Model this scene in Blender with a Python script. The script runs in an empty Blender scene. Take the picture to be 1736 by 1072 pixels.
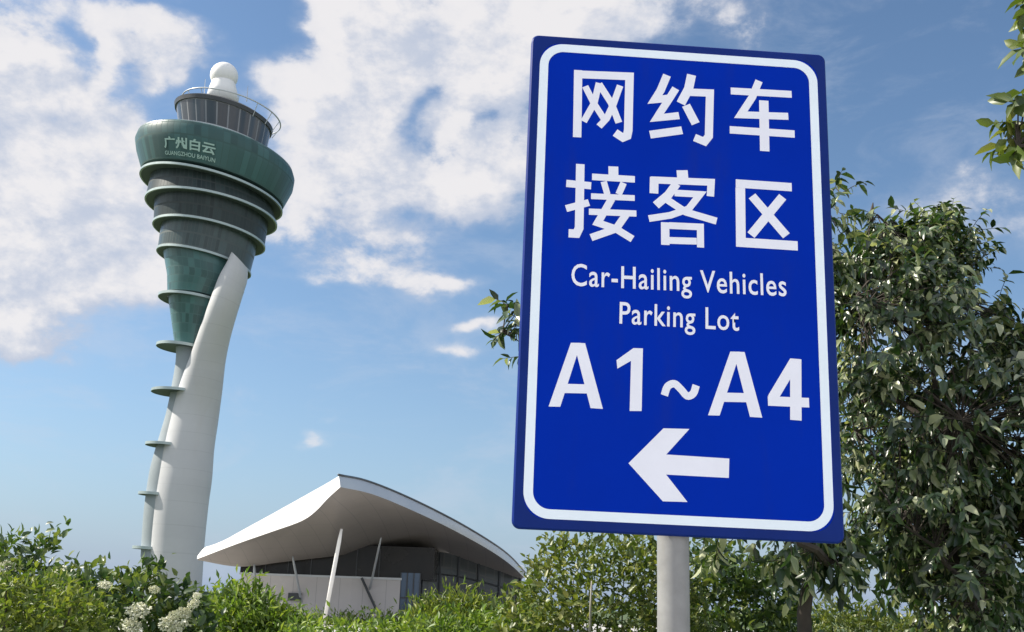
import bpy, bmesh, math, random
import numpy as np
from mathutils import Vector, Matrix

scene = bpy.context.scene
COL = scene.collection
R = math.radians
rng = np.random.default_rng(7)

# ------------------------------------------------------------------ camera
F = 1800.0                      # focal length in photo pixels (photo 1736 x 1072)
EYE = 1.6
up_c = Vector((230 / F, -6569 / F, 1.0)).normalized()      # world up in camera axes (x right, y down, z forward)
fw_c = (Vector((0, 0, 1)) - up_c * up_c.z).normalized()
rt_c = fw_c.cross(up_c)
M_cw = Matrix((rt_c, fw_c, up_c))                           # camera axes -> world (rows)


def ray(px, py):
    return M_cw @ Vector(((px - 868) / F, (py - 536) / F, 1.0))


def at(px, py, Y):
    d = ray(px, py)
    return Vector((0, 0, EYE)) + d * (Y / d.y)


cam = bpy.data.cameras.new('camera')
cam.sensor_width = 36
cam.lens = F / 1736 * 36
cam.clip_start = 0.05
cam.clip_end = 12000
camo = bpy.data.objects.new('camera', cam)
COL.objects.link(camo)
xw = M_cw @ Vector((1, 0, 0))
yw = M_cw @ Vector((0, -1, 0))
zw = M_cw @ Vector((0, 0, -1))
camo.matrix_world = Matrix(((xw.x, yw.x, zw.x, 0), (xw.y, yw.y, zw.y, 0), (xw.z, yw.z, zw.z, EYE), (0, 0, 0, 1)))
scene.camera = camo

scene.view_settings.view_transform = 'Standard'
scene.view_settings.look = 'None'
scene.view_settings.exposure = 0.68
scene.view_settings.gamma = 1
scene.view_settings.use_curve_mapping = False
scene.cycles.max_bounces = 8
scene.cycles.transparent_max_bounces = 8

# ------------------------------------------------------------------ sun
SUN_AZ, SUN_EL = R(-82), R(40)
s_dir = Vector((math.sin(SUN_AZ) * math.cos(SUN_EL), math.cos(SUN_AZ) * math.cos(SUN_EL), math.sin(SUN_EL)))
sun = bpy.data.lights.new('sun', 'SUN')
sun.energy = 4.7
sun.angle = R(0.53)
sun.color = (1.0, 0.93, 0.82)
suno = bpy.data.objects.new('sun', sun)
COL.objects.link(suno)
suno.rotation_euler = (-s_dir).to_track_quat('-Z', 'Y').to_euler()

# ------------------------------------------------------------------ world: sky and clouds
world = bpy.data.worlds.new('World')
scene.world = world
world.use_nodes = True
WT = world.node_tree
WT.nodes.clear()


class NB:
    """small node builder"""
    def __init__(s, t): s.t = t

    def n(s, kind, **kw):
        x = s.t.nodes.new(kind)
        for k, v in kw.items(): setattr(x, k, v)
        return x

    def put(s, sock, v):
        if isinstance(v, bpy.types.NodeSocket): s.t.links.new(v, sock)
        elif v is not None: sock.default_value = v

    def m(s, op, a, b=None, c=None, clamp=False):
        x = s.n('ShaderNodeMath', operation=op, use_clamp=clamp)
        for i, v in enumerate((a, b, c)): s.put(x.inputs[i], v)
        return x.outputs[0]

    def v(s, op, a, b=None, c=None):
        x = s.n('ShaderNodeVectorMath', operation=op)
        for i, w in enumerate((a, b, c)):
            if w is not None: s.put(x.inputs[i], w)
        return x.outputs['Value'] if op in ('DOT_PRODUCT', 'LENGTH') else x.outputs['Vector']

    def noise(s, vec, scale, detail=6, rough=0.55, lac=2.0, dist=0.0):
        x = s.n('ShaderNodeTexNoise')
        s.put(x.inputs['Vector'], vec)
        x.inputs['Scale'].default_value = scale
        x.inputs['Detail'].default_value = detail
        x.inputs['Roughness'].default_value = rough
        x.inputs['Lacunarity'].default_value = lac
        x.inputs['Distortion'].default_value = dist
        return x

    def ramp(s, f, stops, interp='LINEAR'):
        x = s.n('ShaderNodeValToRGB')
        x.color_ramp.interpolation = interp
        els = x.color_ramp.elements
        while len(els) < len(stops): els.new(0.5)
        for e, (p, c) in zip(els, stops):
            e.position = p
            e.color = (*c, 1) if len(c) == 3 else c
        s.put(x.inputs[0], f)
        return x.outputs[0]

    def mix(s, f, a, b, blend='MIX'):
        x = s.n('ShaderNodeMix', data_type='RGBA', blend_type=blend)
        s.put(x.inputs[0], f)
        s.put(x.inputs[6], a if not isinstance(a, tuple) else (*a, 1))
        s.put(x.inputs[7], b if not isinstance(b, tuple) else (*b, 1))
        return x.outputs[2]

    def smooth(s, x_, lo, hi):
        x = s.n('ShaderNodeMapRange', interpolation_type='SMOOTHSTEP')
        s.put(x.inputs[0], x_)
        if lo > hi:
            x.inputs[1].default_value, x.inputs[2].default_value = hi, lo
            x.inputs[3].default_value, x.inputs[4].default_value = 1, 0
        else:
            x.inputs[1].default_value, x.inputs[2].default_value = lo, hi
        return x.outputs[0]


# cloud banks: bearing and height above the horizon of each bank, its extent, its density
def azel(px, py):
    d = ray(px, py).normalized()
    return math.degrees(math.atan2(d.x, d.y)), math.degrees(math.asin(d.z))


BANKS = [  # px, py, radius x, radius y, weight
    (-20, 170, 130, 100, 1.1), (60, 170, 80, 70, .6), (90, 290, 150, 115, 1.2), (60, 420, 170, 110, 1.0), (195, 290, 70, 90, .9), (-150, 350, 200, 200, 1),
    (160, 440, 120, 60, .45), (30, 590, 80, 25, .5), (260, 440, 120, 50, .35),
    (505, 140, 55, 55, .9), (560, 40, 75, 80, .9), (630, 170, 110, 100, .95), (770, 60, 170, 90, .9), (820, 250, 110, 90, .9),
    (780, 345, 110, 45, .75), (555, 320, 110, 75, .62), (900, 60, 120, 80, .8), (1040, 10, 110, 45, .7), (680, 280, 90, 50, .45),
    (660, 440, 80, 32, .72), (735, 478, 75, 16, .6), (500, 390, 110, 40, .4), (600, 480, 120, 22, .35),
    (230, 80, 62, 42, .85), (135, 80, 30, 34, -.55), (205, 150, 26, 30, -.45), (190, 90, 50, 28, .45), (285, 45, 60, 32, .62), (310, 110, 50, 26, .6), (110, 25, 50, 22, .3), (250, 130, 50, 22, .4),
    (1255, 30, 95, 50, .66), (1510, 5, 60, 25, .45), (1605, 308, 45, 24, .55), (1650, 390, 110, 55, .42), (1560, 365, 80, 25, .2),
    (515, 766, 32, 16, .5), (790, 560, 45, 13, .6), (775, 605, 75, 20, .62), (545, 730, 30, 8, .3), (820, 640, 60, 14, .3),
    
    (812, 212, 34, 20, -.4), (520, 75, 30, 30, -.4), (727, 175, 34, 55, -.75), (470, 60, 45, 60, -.5), (660, 275, 50, 35, -.35), (880, 400, 90, 60, -.4), (760, 240, 60, 25, -.25),
    (1250, 190, 160, 120, -.4), (1540, 170, 110, 80, -.3), (330, 620, 140, 100, -.4), (600, 640, 160, 70, -.35), (340, 185, 45, 40, -.3),
    (340, 20, 60, 60, -.3),
]
PX_DEG = 1 / (F * math.pi / 180)

grp = bpy.data.node_groups.new('cloud_density', 'ShaderNodeTree')
grp.interface.new_socket('Dir', in_out='INPUT', socket_type='NodeSocketVector')
grp.interface.new_socket('Density', in_out='OUTPUT', socket_type='NodeSocketFloat')
g = NB(grp)
gi = g.n('NodeGroupInput')
go = g.n('NodeGroupOutput')
D = g.v('NORMALIZE', gi.outputs[0])
sep = g.n('ShaderNodeSeparateXYZ')
g.put(sep.inputs[0], D)
az = g.m('ARCTAN2', sep.outputs[0], sep.outputs[1])
el = g.m('ARCSINE', sep.outputs[2])
cmb = g.n('ShaderNodeCombineXYZ')
g.put(cmb.inputs[0], g.m('MULTIPLY', az, 57.29578))
g.put(cmb.inputs[1], g.m('MULTIPLY', el, 57.29578))
P = cmb.outputs[0]
nz = g.n('ShaderNodeMapping')
nz.inputs['Scale'].default_value = (1, 1, 1.5)
g.put(nz.inputs[0], D)
warp = g.noise(nz.outputs[0], 9, 4, .5)
wv = g.v('MULTIPLY', g.v('SUBTRACT', warp.outputs['Color'], (.5, .5, .5)), (7.0, 5.0, 0))
PW = g.v('ADD', P, wv)
acc = None
for (px, py, rx, ry, w) in BANKS:
    a, e = azel(px, py)
    dpp = 57.29578 / F
    k = 1 / math.cos(math.radians(e))
    q = g.v('MULTIPLY', g.v('SUBTRACT', PW, (a, e, 0)), (1 / (rx * dpp * k), 1 / (ry * dpp), 0))
    ex = g.m('POWER', 0.40, g.v('DOT_PRODUCT', q, q))
    acc = g.m('MULTIPLY', ex, w) if acc is None else g.m('MULTIPLY_ADD', ex, w, acc)
# away from the photographed part of the sky: broad broken cloud
far = g.smooth(g.m('ABSOLUTE', az), R(40), R(60))
high = g.smooth(el, R(34), R(46))
away = g.m('MAXIMUM', far, high)
big = g.noise(nz.outputs[0], 2.6, 3, .5)
acc = g.m('ADD', acc, g.m('MULTIPLY', away, g.smooth(big.outputs['Fac'], .36, .62)))
acc = g.m('MINIMUM', acc, .92)
f1 = g.noise(nz.outputs[0], 14, 10, .60, 2.1, .15)
f2 = g.noise(nz.outputs[0], 46, 6, .6)
nn = g.m('ADD', g.m('MULTIPLY', g.m('SUBTRACT', f1.outputs['Fac'], .5), 2.3), g.m('MULTIPLY', g.m('SUBTRACT', f2.outputs['Fac'], .5), .7))
dens = g.m('ADD', acc, g.m('MULTIPLY', nn, g.m('MULTIPLY_ADD', g.m('MINIMUM', acc, .6), .9, .22)))
g.put(go.inputs[0], dens)

w = NB(WT)
tc = w.n('ShaderNodeTexCoord')
sky = w.n('ShaderNodeTexSky', sky_type='NISHITA')
sky.sun_disc = False
sky.sun_elevation = SUN_EL
sky.sun_rotation = SUN_AZ
sky.altitude = 20
sky.air_density = 1.0
sky.dust_density = 0.7
sky.ozone_density = 1.6
d0 = w.n('ShaderNodeGroup', node_tree=grp)
w.put(d0.inputs[0], tc.outputs['Generated'])
d1 = w.n('ShaderNodeGroup', node_tree=grp)
lightward = Vector((-.75, 0, .66)) * R(2.2)
w.put(d1.inputs[0], w.v('ADD', tc.outputs['Generated'], tuple(lightward)))
cover = w.m('ADD', w.m('MULTIPLY', w.smooth(d0.outputs[0], .24, .70), .78), w.m('MULTIPLY', w.smooth(d0.outputs[0], .02, .5), .22))
shade = w.m('SUBTRACT', d0.outputs[0], d1.outputs[0])
lit = w.smooth(shade, -.40, .34)
deep = w.smooth(d0.outputs[0], .45, 1.2)
lit2 = w.m('MULTIPLY_ADD', deep, .22, w.m('MULTIPLY', lit, .84), clamp=True)
CLOUD_LIT = (4.5, 4.4, 4.45)
CLOUD_DIM = (2.75, 3.05, 3.7)
ccol = w.mix(lit2, CLOUD_DIM, CLOUD_LIT)
facing = w.n('ShaderNodeSeparateXYZ')
w.put(facing.inputs[0], tc.outputs['Generated'])
ccol = w.mix(w.smooth(facing.outputs[1], .45, -.2), ccol, w.mix(1.0, ccol, (1.6, 1.6, 1.62), 'MULTIPLY'))  # clouds behind the camera brightened as added fill light for the shaded sign
sepw = w.n('ShaderNodeSeparateXYZ')
w.put(sepw.inputs[0], tc.outputs['Generated'])
haze = w.m('POWER', w.m('SUBTRACT', 1.0, w.m('ABSOLUTE', sepw.outputs[2]), clamp=True), 8.0)
skyd = w.mix(1.0, sky.outputs[0], (.62, .70, .74), 'MULTIPLY')
skyc = w.mix(w.m('MULTIPLY', haze, .92), skyd, (1.66, 2.16, 3.25))
vm = w.n('ShaderNodeMapping')
vm.inputs['Scale'].default_value = (1, 1, 2.6)
w.put(vm.inputs[0], tc.outputs['Generated'])
veil = w.noise(vm.outputs[0], 7, 7, .62, 2.1, .4)
skyc = w.mix(w.m('MULTIPLY', w.smooth(veil.outputs['Fac'], .46, .74), .30), skyc, (3.1, 3.4, 4.0))
colr = w.mix(w.m('MULTIPLY', cover, .96), skyc, ccol)
bg = w.n('ShaderNodeBackground')
bg.inputs['Strength'].default_value = 0.122
w.put(bg.inputs['Color'], colr)
wo = w.n('ShaderNodeOutputWorld')
w.put(wo.inputs['Surface'], bg.outputs[0])

# ------------------------------------------------------------------ helpers
MATS = {}


def mat(name, col, rough=.6, metal=0.0, var=.12, vscale=3.0, bump=0.0, bscale=40, spec=.5, coords='Object', coat=0.0, dirt=None):
    m = bpy.data.materials.new(name)
    m.use_nodes = True
    t = m.node_tree
    b = t.nodes['Principled BSDF']
    q = NB(t)
    tcn = q.n('ShaderNodeTexCoord')
    no = q.noise(tcn.outputs[coords], vscale, 6, .6)
    c = Vector(col)
    lo, hi = tuple(c * (1 - var)), tuple(min(1, x) for x in c * (1 + var))
    cc = q.ramp(no.outputs['Fac'], [(.3, lo), (.7, hi)])
    if dirt:
        st = q.n('ShaderNodeMapping')
        st.inputs['Scale'].default_value = dirt[1]
        q.put(st.inputs[0], tcn.outputs[coords])
        dn = q.noise(st.outputs[0], dirt[2], 7, .65)
        cc = q.mix(q.m('MULTIPLY', q.smooth(dn.outputs['Fac'], .5, .8), dirt[3]), cc, dirt[0])
    q.put(b.inputs['Base Color'], cc)
    rr = q.ramp(no.outputs['Fac'], [(.2, (max(0, rough - .08),) * 3), (.8, (min(1, rough + .08),) * 3)])
    q.put(b.inputs['Roughness'], rr)
    b.inputs['Metallic'].default_value = metal
    b.inputs['Specular IOR Level'].default_value = spec
    b.inputs['Coat Weight'].default_value = coat
    if bump:
        bn = q.noise(tcn.outputs[coords], bscale, 5, .6)
        bp = q.n('ShaderNodeBump')
        bp.inputs['Strength'].default_value = bump
        q.put(bp.inputs['Height'], bn.outputs['Fac'])
        q.put(b.inputs['Normal'], bp.outputs[0])
    MATS[name] = m
    return m


def leaf_mat(name, cols, rough=.38, trans=.28, spec=.5):
    m = bpy.data.materials.new(name)
    m.use_nodes = True
    t = m.node_tree
    b = t.nodes['Principled BSDF']
    out = t.nodes['Material Output']
    q = NB(t)
    geo = q.n('ShaderNodeNewGeometry')
    k = len(cols)
    c = q.ramp(geo.outputs['Random Per Island'], [(i / (k - 1), cc) for i, cc in enumerate(cols)])
    tcn = q.n('ShaderNodeTexCoord')
    no = q.noise(tcn.outputs['Object'], 1.4, 3, .5)
    c = q.mix(.55, c, q.mix(1.0, c, q.ramp(no.outputs['Fac'], [(.3, (.55, .62, .6)), (.7, (1.35, 1.28, 1.0))]), 'MULTIPLY'))
    q.put(b.inputs['Base Color'], c)
    b.inputs['Roughness'].default_value = rough
    b.inputs['Specular IOR Level'].default_value = spec
    tr = q.n('ShaderNodeBsdfTranslucent')
    q.put(tr.inputs[0], q.mix(1.0, c, (1.5, 1.6, .6), 'MULTIPLY'))
    ms = q.n('ShaderNodeMixShader')
    ms.inputs[0].default_value = trans
    q.put(ms.inputs[1], b.outputs[0])
    q.put(ms.inputs[2], tr.outputs[0])
    q.put(out.inputs['Surface'], ms.outputs[0])
    return m


def tag(o, label=None, cat=None, group=None, kind=None):
    if label: o['label'] = label
    if cat: o['category'] = cat
    if group: o['group'] = group
    if kind: o['kind'] = kind
    return o


def empty(name, loc, label, cat, group=None):
    o = bpy.data.objects.new(name, None)
    COL.objects.link(o)
    o.location = loc
    o.empty_display_size = .3
    return tag(o, label, cat, group)


def link(name, me, m, parent=None, smooth=False):
    if m is not None and not me.materials: me.materials.append(m)
    o = bpy.data.objects.new(name, me)
    COL.objects.link(o)
    if parent is not None:
        o.parent = parent
        base = Vector(parent.location) if parent.type == 'EMPTY' else Vector((0, 0, 0))
        o.matrix_parent_inverse = Matrix.Translation(-base)
    if smooth:
        me.polygons.foreach_set('use_smooth', np.ones(len(me.polygons), bool))
    return o


class MB:
    """collects world-space geometry and links it as one mesh"""
    def __init__(s): s.v, s.f = [], []

    def add(s, vs, fs):
        k = len(s.v)
        s.v += [tuple(x) for x in vs]
        s.f += [tuple(i + k for i in f) for f in fs]
        return s

    def box(s, c, dx, dy, dz):
        c, dx, dy, dz = Vector(c), Vector(dx), Vector(dy), Vector(dz)
        vs = [c + dx * a + dy * b + dz * e for e in (-1, 1) for b in (-1, 1) for a in (-1, 1)]
        return s.add(vs, [(0, 2, 3, 1), (4, 5, 7, 6), (0, 1, 5, 4), (2, 6, 7, 3), (0, 4, 6, 2), (1, 3, 7, 5)])

    def aabox(s, lo, hi):
        lo, hi = Vector(lo), Vector(hi)
        h = (hi - lo) / 2
        return s.box((lo + hi) / 2, (h.x, 0, 0), (0, h.y, 0), (0, 0, h.z))

    def tube(s, pts, rad, n=8, cap=True):
        pts = [Vector(p) for p in pts]
        rs = rad if isinstance(rad, (list, tuple)) else [rad] * len(pts)
        vs = []
        ref = None
        for i, p in enumerate(pts):
            d = (pts[min(i + 1, len(pts) - 1)] - pts[max(i - 1, 0)]).normalized()
            if ref is None:
                ref = Vector((0, 1, 0)) if abs(d.y) < .8 else Vector((1, 0, 0))
            a = (ref - d * ref.dot(d)).normalized()
            ref = a
            b = d.cross(a)
            for k in range(n):
                t = 2 * math.pi * k / n
                vs.append(p + (a * math.cos(t) + b * math.sin(t)) * rs[i])
        fs = []
        for i in range(len(pts) - 1):
            for k in range(n):
                fs.append((i * n + k, i * n + (k + 1) % n, (i + 1) * n + (k + 1) % n, (i + 1) * n + k))
        if cap:
            fs.append(tuple(range(n - 1, -1, -1)))
            fs.append(tuple((len(pts) - 1) * n + k for k in range(n)))
        return s.add(vs, fs)

    def grid(s, rows, flip=False, closed=False):
        n = len(rows[0])
        vs = [p for r in rows for p in r]
        fs = []
        for i in range(len(rows) - 1):
            for k in range(n if closed else n - 1):
                q = (i * n + k, i * n + (k + 1) % n, (i + 1) * n + (k + 1) % n, (i + 1) * n + k)
                fs.append(q[::-1] if flip else q)
        return s.add(vs, fs)

    def build(s, name, m, parent=None, smooth=False, fix=True):
        me = bpy.data.meshes.new(name)
        me.from_pydata(s.v, [], s.f)
        if fix:
            bm = bmesh.new()
            bm.from_mesh(me)
            bmesh.ops.recalc_face_normals(bm, faces=bm.faces)
            bm.to_mesh(me)
            bm.free()
        me.update()
        return link(name, me, m, parent, smooth)


def sharp_smooth(o, deg=40):
    me = o.data
    me.polygons.foreach_set('use_smooth', np.ones(len(me.polygons), bool))
    try:
        me.set_sharp_from_angle(angle=R(deg))
    except Exception:
        pass


def densify(pts, n=16):
    """Catmull-Rom through pixel points, returned with n points per run"""
    p = [np.array(x, float) for x in pts]
    p = [2 * p[0] - p[1]] + p + [2 * p[-1] - p[-2]]
    out = []
    for i in range(1, len(p) - 2):
        for k in range(n):
            t = k / n
            a, b, c, d = p[i - 1], p[i], p[i + 1], p[i + 2]
            out.append(.5 * ((2 * b) + (-a + c) * t + (2 * a - 5 * b + 4 * c - d) * t * t + (-a + 3 * b - 3 * c + d) * t ** 3))
    out.append(p[-2])
    return out


# ------------------------------------------------------------------ materials
M_bounce = mat('bounce_concrete', (.42, .41, .39), .85, var=.10, vscale=.8, bump=.2, bscale=30)
M_grass = mat('lawn', (.055, .085, .025), .9, var=.35, vscale=.6, bump=.6, bscale=25)
M_white = mat('white_render', (.495, .50, .51), .55, var=.05, vscale=.12, dirt=((.45, .43, .4), (1, 1, .12), .5, .35))
M_ringlip = mat('ring_metal', (.36, .43, .42), .42, metal=.35, var=.08, vscale=.3)
M_undershade = mat('ledge_undershade', (.075, .10, .105), .6, metal=.1, var=.15, vscale=.3)  # darker than the lip, paints in the shade below the ledges
M_column = mat('grey_concrete', (.25, .29, .31), .6, var=.08, vscale=.3)
M_cabglass = mat('cab_glass', (.03, .038, .045), .12, var=.2, vscale=.4, spec=.7)
M_darksteel = mat('dark_steel', (.06, .065, .07), .45, metal=.3, var=.15, vscale=.5)
M_lightsteel = mat('light_steel', (.55, .57, .58), .4, metal=.2, var=.05, vscale=.5)
M_radome = mat('radome_white', (.82, .81, .78), .5, var=.03, vscale=.5)
M_roofwhite = mat('roof_white', (.78, .77, .74), .45, var=.04, vscale=.2, dirt=((.5, .5, .48), (.3, .3, .3), .8, .25))
M_fascia = mat('fascia_shade_grey', (.42, .45, .47), .4, metal=.1, var=.06, vscale=.3)  # right fascia's shade painted in as grey; also colours the slim columns
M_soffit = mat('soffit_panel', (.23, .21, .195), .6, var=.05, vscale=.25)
M_wall = mat('pale_wall', (.60, .57, .55), .7, var=.06, vscale=.4)
M_darkglass = mat('dark_glass', (.02, .018, .016), .25, var=.3, vscale=.4, spec=.3)
M_blueglass = mat('blue_glass', (.08, .13, .2), .12, var=.2, vscale=.3, spec=.7)
M_signblue = mat('sign_blue', (.0005, .026, .38), .6, var=.05, vscale=2.0, spec=.03, dirt=((.012, .03, .25), (2.5, 2.5, .5), 2.2, .5))
M_signnavy = mat('sign_navy', (.006, .024, .17), .45, var=.1, vscale=5.0, spec=.1)
M_signwhite = mat('sign_white', (.84, .85, .92), .45, var=.03, vscale=8.0)
M_signborder = mat('sign_border_white', (.82, .91, .97), .42, var=.03, vscale=8.0)
M_galv = mat('galvanised_steel', (.25, .25, .245), .38, metal=.0, var=.12, vscale=14, dirt=((.24, .23, .21), (6, 6, 1.2), 6, .5))
M_bark = mat('bark', (.045, .036, .028), .85, var=.35, vscale=10, bump=.8, bscale=60)
M_palebark = mat('pale_bark', (.32, .30, .25), .75, var=.25, vscale=14, bump=.4, bscale=60)
M_petal = mat('cream_petal', (.76, .76, .58), .6, var=.1, vscale=30)

LM_dark = leaf_mat('leaf_glossy_dark', [(.010, .026, .009), (.018, .044, .013), (.032, .070, .022), (.06, .11, .036), (.20, .24, .12), (.44, .46, .32)], .32, .22, .75)  # palest leaf colours paint in sunlit patches
LM_mid = leaf_mat('leaf_olive', [(0.050, 0.081, 0.020), (0.093, 0.134, 0.034), (0.143, 0.177, 0.047), (0.235, 0.243, 0.076)], .42, .26)
LM_bright = leaf_mat('leaf_bright', [(0.078, 0.138, 0.028), (0.121, 0.199, 0.038), (0.172, 0.250, 0.052), (0.259, 0.310, 0.078)], .5, .32)
LM_yellow = leaf_mat('leaf_yellow', [(0.062, 0.106, 0.019), (0.112, 0.163, 0.031), (0.175, 0.213, 0.044), (0.250, 0.275, 0.075)], .5, .30)
LM_shrub = leaf_mat('leaf_shrub', [(0.031, 0.066, 0.034), (0.055, 0.103, 0.028), (0.095, 0.147, 0.038), (0.190, 0.224, 0.078)], .4, .24)


def seamed(m, kind, period, width, dark, vec=None):
    """adds panel joints to a material: kind 'uv' or 'object', lines every period"""
    t = m.node_tree
    b = t.nodes['Principled BSDF']
    q = NB(t)
    old = b.inputs['Base Color'].links[0].from_socket
    tcn = q.n('ShaderNodeTexCoord')
    sp_ = q.n('ShaderNodeSeparateXYZ')
    q.put(sp_.inputs[0], tcn.outputs['UV' if kind == 'uv' else 'Object'])
    ln = None
    for ax, per in enumerate(period):
        if not per: continue
        f = q.m('FRACT', q.m('MULTIPLY', sp_.outputs[ax], 1.0 / per))
        l_ = q.m('GREATER_THAN', q.m('ABSOLUTE', q.m('SUBTRACT', f, .5)), .5 - width / per)
        ln = l_ if ln is None else q.m('MAXIMUM', ln, l_)
    cell = q.n('ShaderNodeTexWhiteNoise', noise_dimensions='3D')
    cv = q.n('ShaderNodeCombineXYZ')
    for ax, per in enumerate(period):
        if per: q.put(cv.inputs[ax], q.m('FLOOR', q.m('MULTIPLY_ADD', sp_.outputs[ax], 1.0 / per, .5)))
    q.put(cell.inputs[0], cv.outputs[0])
    tint = q.mix(cell.outputs[0], (.97, .97, .975), (1.02, 1.02, 1.015))
    c = q.mix(1.0, old, tint, 'MULTIPLY')
    q.put(b.inputs['Base Color'], q.mix(q.m('MULTIPLY', ln, dark), c, (.12, .12, .12)))


seamed(M_white, 'uv', (0, 1 / 20, 0), .001, .10)
seamed(M_soffit, 'object', (1.5, 3.0, 0), .022, .55)
seamed(M_wall, 'object', (1.8, 0, 0), .018, .45)
seamed(M_roofwhite, 'object', (3.0, 0, 0), .012, .3)


def glass_band_mat(name, glass, frame, nu, nv, lw=.06, rough=.15, spec=.5):
    """panelled cladding: seams from the surface's own UVs"""
    m = bpy.data.materials.new(name)
    m.use_nodes = True
    t = m.node_tree
    b = t.nodes['Principled BSDF']
    q = NB(t)
    uv = q.n('ShaderNodeUVMap')
    sp = q.n('ShaderNodeSeparateXYZ')
    q.put(sp.inputs[0], uv.outputs[0])

    def line(sock, n):
        f = q.m('FRACT', q.m('MULTIPLY', sock, float(n)))
        return q.m('GREATER_THAN', q.m('ABSOLUTE', q.m('SUBTRACT', f, .5)), .5 - lw)
    b.inputs['Specular IOR Level'].default_value = spec
    ln = q.m('MAXIMUM', line(sp.outputs[0], nu), line(sp.outputs[1], nv))
    cell = q.n('ShaderNodeTexWhiteNoise', noise_dimensions='2D')
    cv = q.n('ShaderNodeCombineXYZ')
    q.put(cv.inputs[0], q.m('FLOOR', q.m('MULTIPLY', sp.outputs[0], float(nu))))
    q.put(cv.inputs[1], q.m('FLOOR', q.m('MULTIPLY', sp.outputs[1], float(nv))))
    q.put(cell.inputs[0], cv.outputs[0])
    gl = q.mix(cell.outputs[0], tuple(x * .72 for x in glass), tuple(x * 1.3 for x in glass))
    q.put(b.inputs['Base Color'], q.mix(ln, gl, frame))
    q.put(b.inputs['Roughness'], q.m('MULTIPLY_ADD', ln, .35, rough))
    return m


M_greenclad = glass_band_mat('green_cladding', (.042, .102, .098), (.05, .10, .095), 72, 3, .05, .4, .35)
M_tierglass = glass_band_mat('tier_glass', (.028, .042, .041), (.05, .06, .06), 90, 2, .07, .35, .25)
M_lowglass = glass_band_mat('low_tier_glass', (.05, .075, .075), (.08, .10, .10), 80, 2, .07, .28, .35)
M_coneclad = glass_band_mat('cone_cladding', (.05, .125, .125), (.075, .15, .15), 40, 5, .04, .32)
M_cab = glass_band_mat('cab_windows', (.05, .06, .068), (.22, .23, .24), 26, 1, .06, .12)

# ------------------------------------------------------------------ ground
gm = MB()
N = 40
rows = []
for j in range(N + 1):
    y = -300 + (j / N) ** 2.2 * 6300
    rows.append([Vector((-4000 + 8000 * i / N, y, 0)) for i in range(N + 1)])
gm.grid(rows)
ground = gm.build('ground', M_grass)
tag(ground, 'green grassy ground under the shrubs and the sign', 'ground', kind='structure')

pv = MB().aabox((-60, -60, -.1), (60, 3.4, .004)).build('bounce_slab', M_bounce)  # pale slab added out of view to bounce light up onto the sign
tag(pv, 'unseen pale concrete slab added to bounce light onto the sign', 'bounce_slab', kind='structure')
ap = MB().aabox((-75, 40, -.1), (40, 130, .004)).build('bounce_apron', M_bounce)  # pale apron added out of view to brighten the canopy underside
tag(ap, 'unseen pale concrete apron added to bounce light onto the pavilion soffit', 'bounce_apron', kind='structure')

# ------------------------------------------------------------------ control tower
TY = 200.0


def ring(Lp, Rp, n=72, v_slope=0.0, grow=1.0):
    """slanted circle whose left and right ends are seen at the two pixels"""
    a, b = at(*Lp, TY), at(*Rp, TY)
    c = (a + b) / 2
    u = (b - a) / 2 * grow
    r = u.length
    v = Vector((0, r, r * v_slope))
    return [c - u * math.cos(2 * math.pi * k / n) - v * math.sin(2 * math.pi * k / n) for k in range(n)]


def inset(rg, k, dz=0.0):
    c = sum(rg, Vector()) / len(rg)
    return [c + (p - c) * k + Vector((0, 0, dz)) for p in rg]


def loft(name, rings, m, parent, cap=True, smooth=True):
    n = len(rings[0])
    vs = [p for r in rings for p in r]
    fs = []
    for i in range(len(rings) - 1):
        for k in range(n):
            fs.append((i * n + k, i * n + (k + 1) % n, (i + 1) * n + (k + 1) % n, (i + 1) * n + k))
    if cap:
        fs.append(tuple(range(n)))
        fs.append(tuple((len(rings) - 1) * n + k for k in range(n - 1, -1, -1)))
    me = bpy.data.meshes.new(name)
    me.from_pydata(vs, [], fs)
    uvl = me.uv_layers.new(name='UVMap')
    R_ = len(rings) - 1
    for p in me.polygons:
        for li in p.loop_indices:
            vi = me.loops[li].vertex_index
            i, k = divmod(vi, n)
            uk = k / n
            if p.loop_total == 4 and uk == 0 and p.index % n == n - 1: uk = 1.0
            uvl.data[li].uv = (uk, i / R_) if p.loop_total == 4 else (0, 0)
    bm = bmesh.new()
    bm.from_mesh(me)
    bmesh.ops.recalc_face_normals(bm, faces=bm.faces)
    bm.to_mesh(me)
    bm.free()
    o = link(name, me, m, parent)
    if smooth: sharp_smooth(o, 35)
    return o


tower_base = at(300, 1009, TY)
tower_base.z = 0
tower = empty('control_tower', tower_base, 'tall white airport control tower with flaring dark green tiered top and white radome', 'control tower')

# white leaning shaft: left and right outline at falling heights
SH = densify([(394, 430, 419, 455), (384, 450, 418, 475), (370, 476, 412, 496), (342, 552, 393, 560), (323, 606, 382, 610),
              (307, 650, 376, 660), (290, 705, 369, 712), (277, 755, 362, 760), (267, 806, 358, 812), (260, 850, 352, 856),
              (254, 920, 345, 925), (250, 1000, 340, 1004), (247, 1024, 336, 1026)], 6)
rg = []
for (lx, ly, rx, ry) in SH:
    k = min(1, max(0, (720 - ly) / 250))
    yy = TY - 7.5 * k * k * (3 - 2 * k)
    a, b = at(lx, ly, yy), at(rx, ry, yy)
    c = (a + b) / 2
    u = (b - a) / 2
    d = max(u.length, 3.0)
    rg.append([c - u * math.cos(2 * math.pi * q / 48) - Vector((0, d, 0)) * math.sin(2 * math.pi * q / 48) for q in range(48)])
shaft = loft('shaft', rg, M_white, tower)

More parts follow.
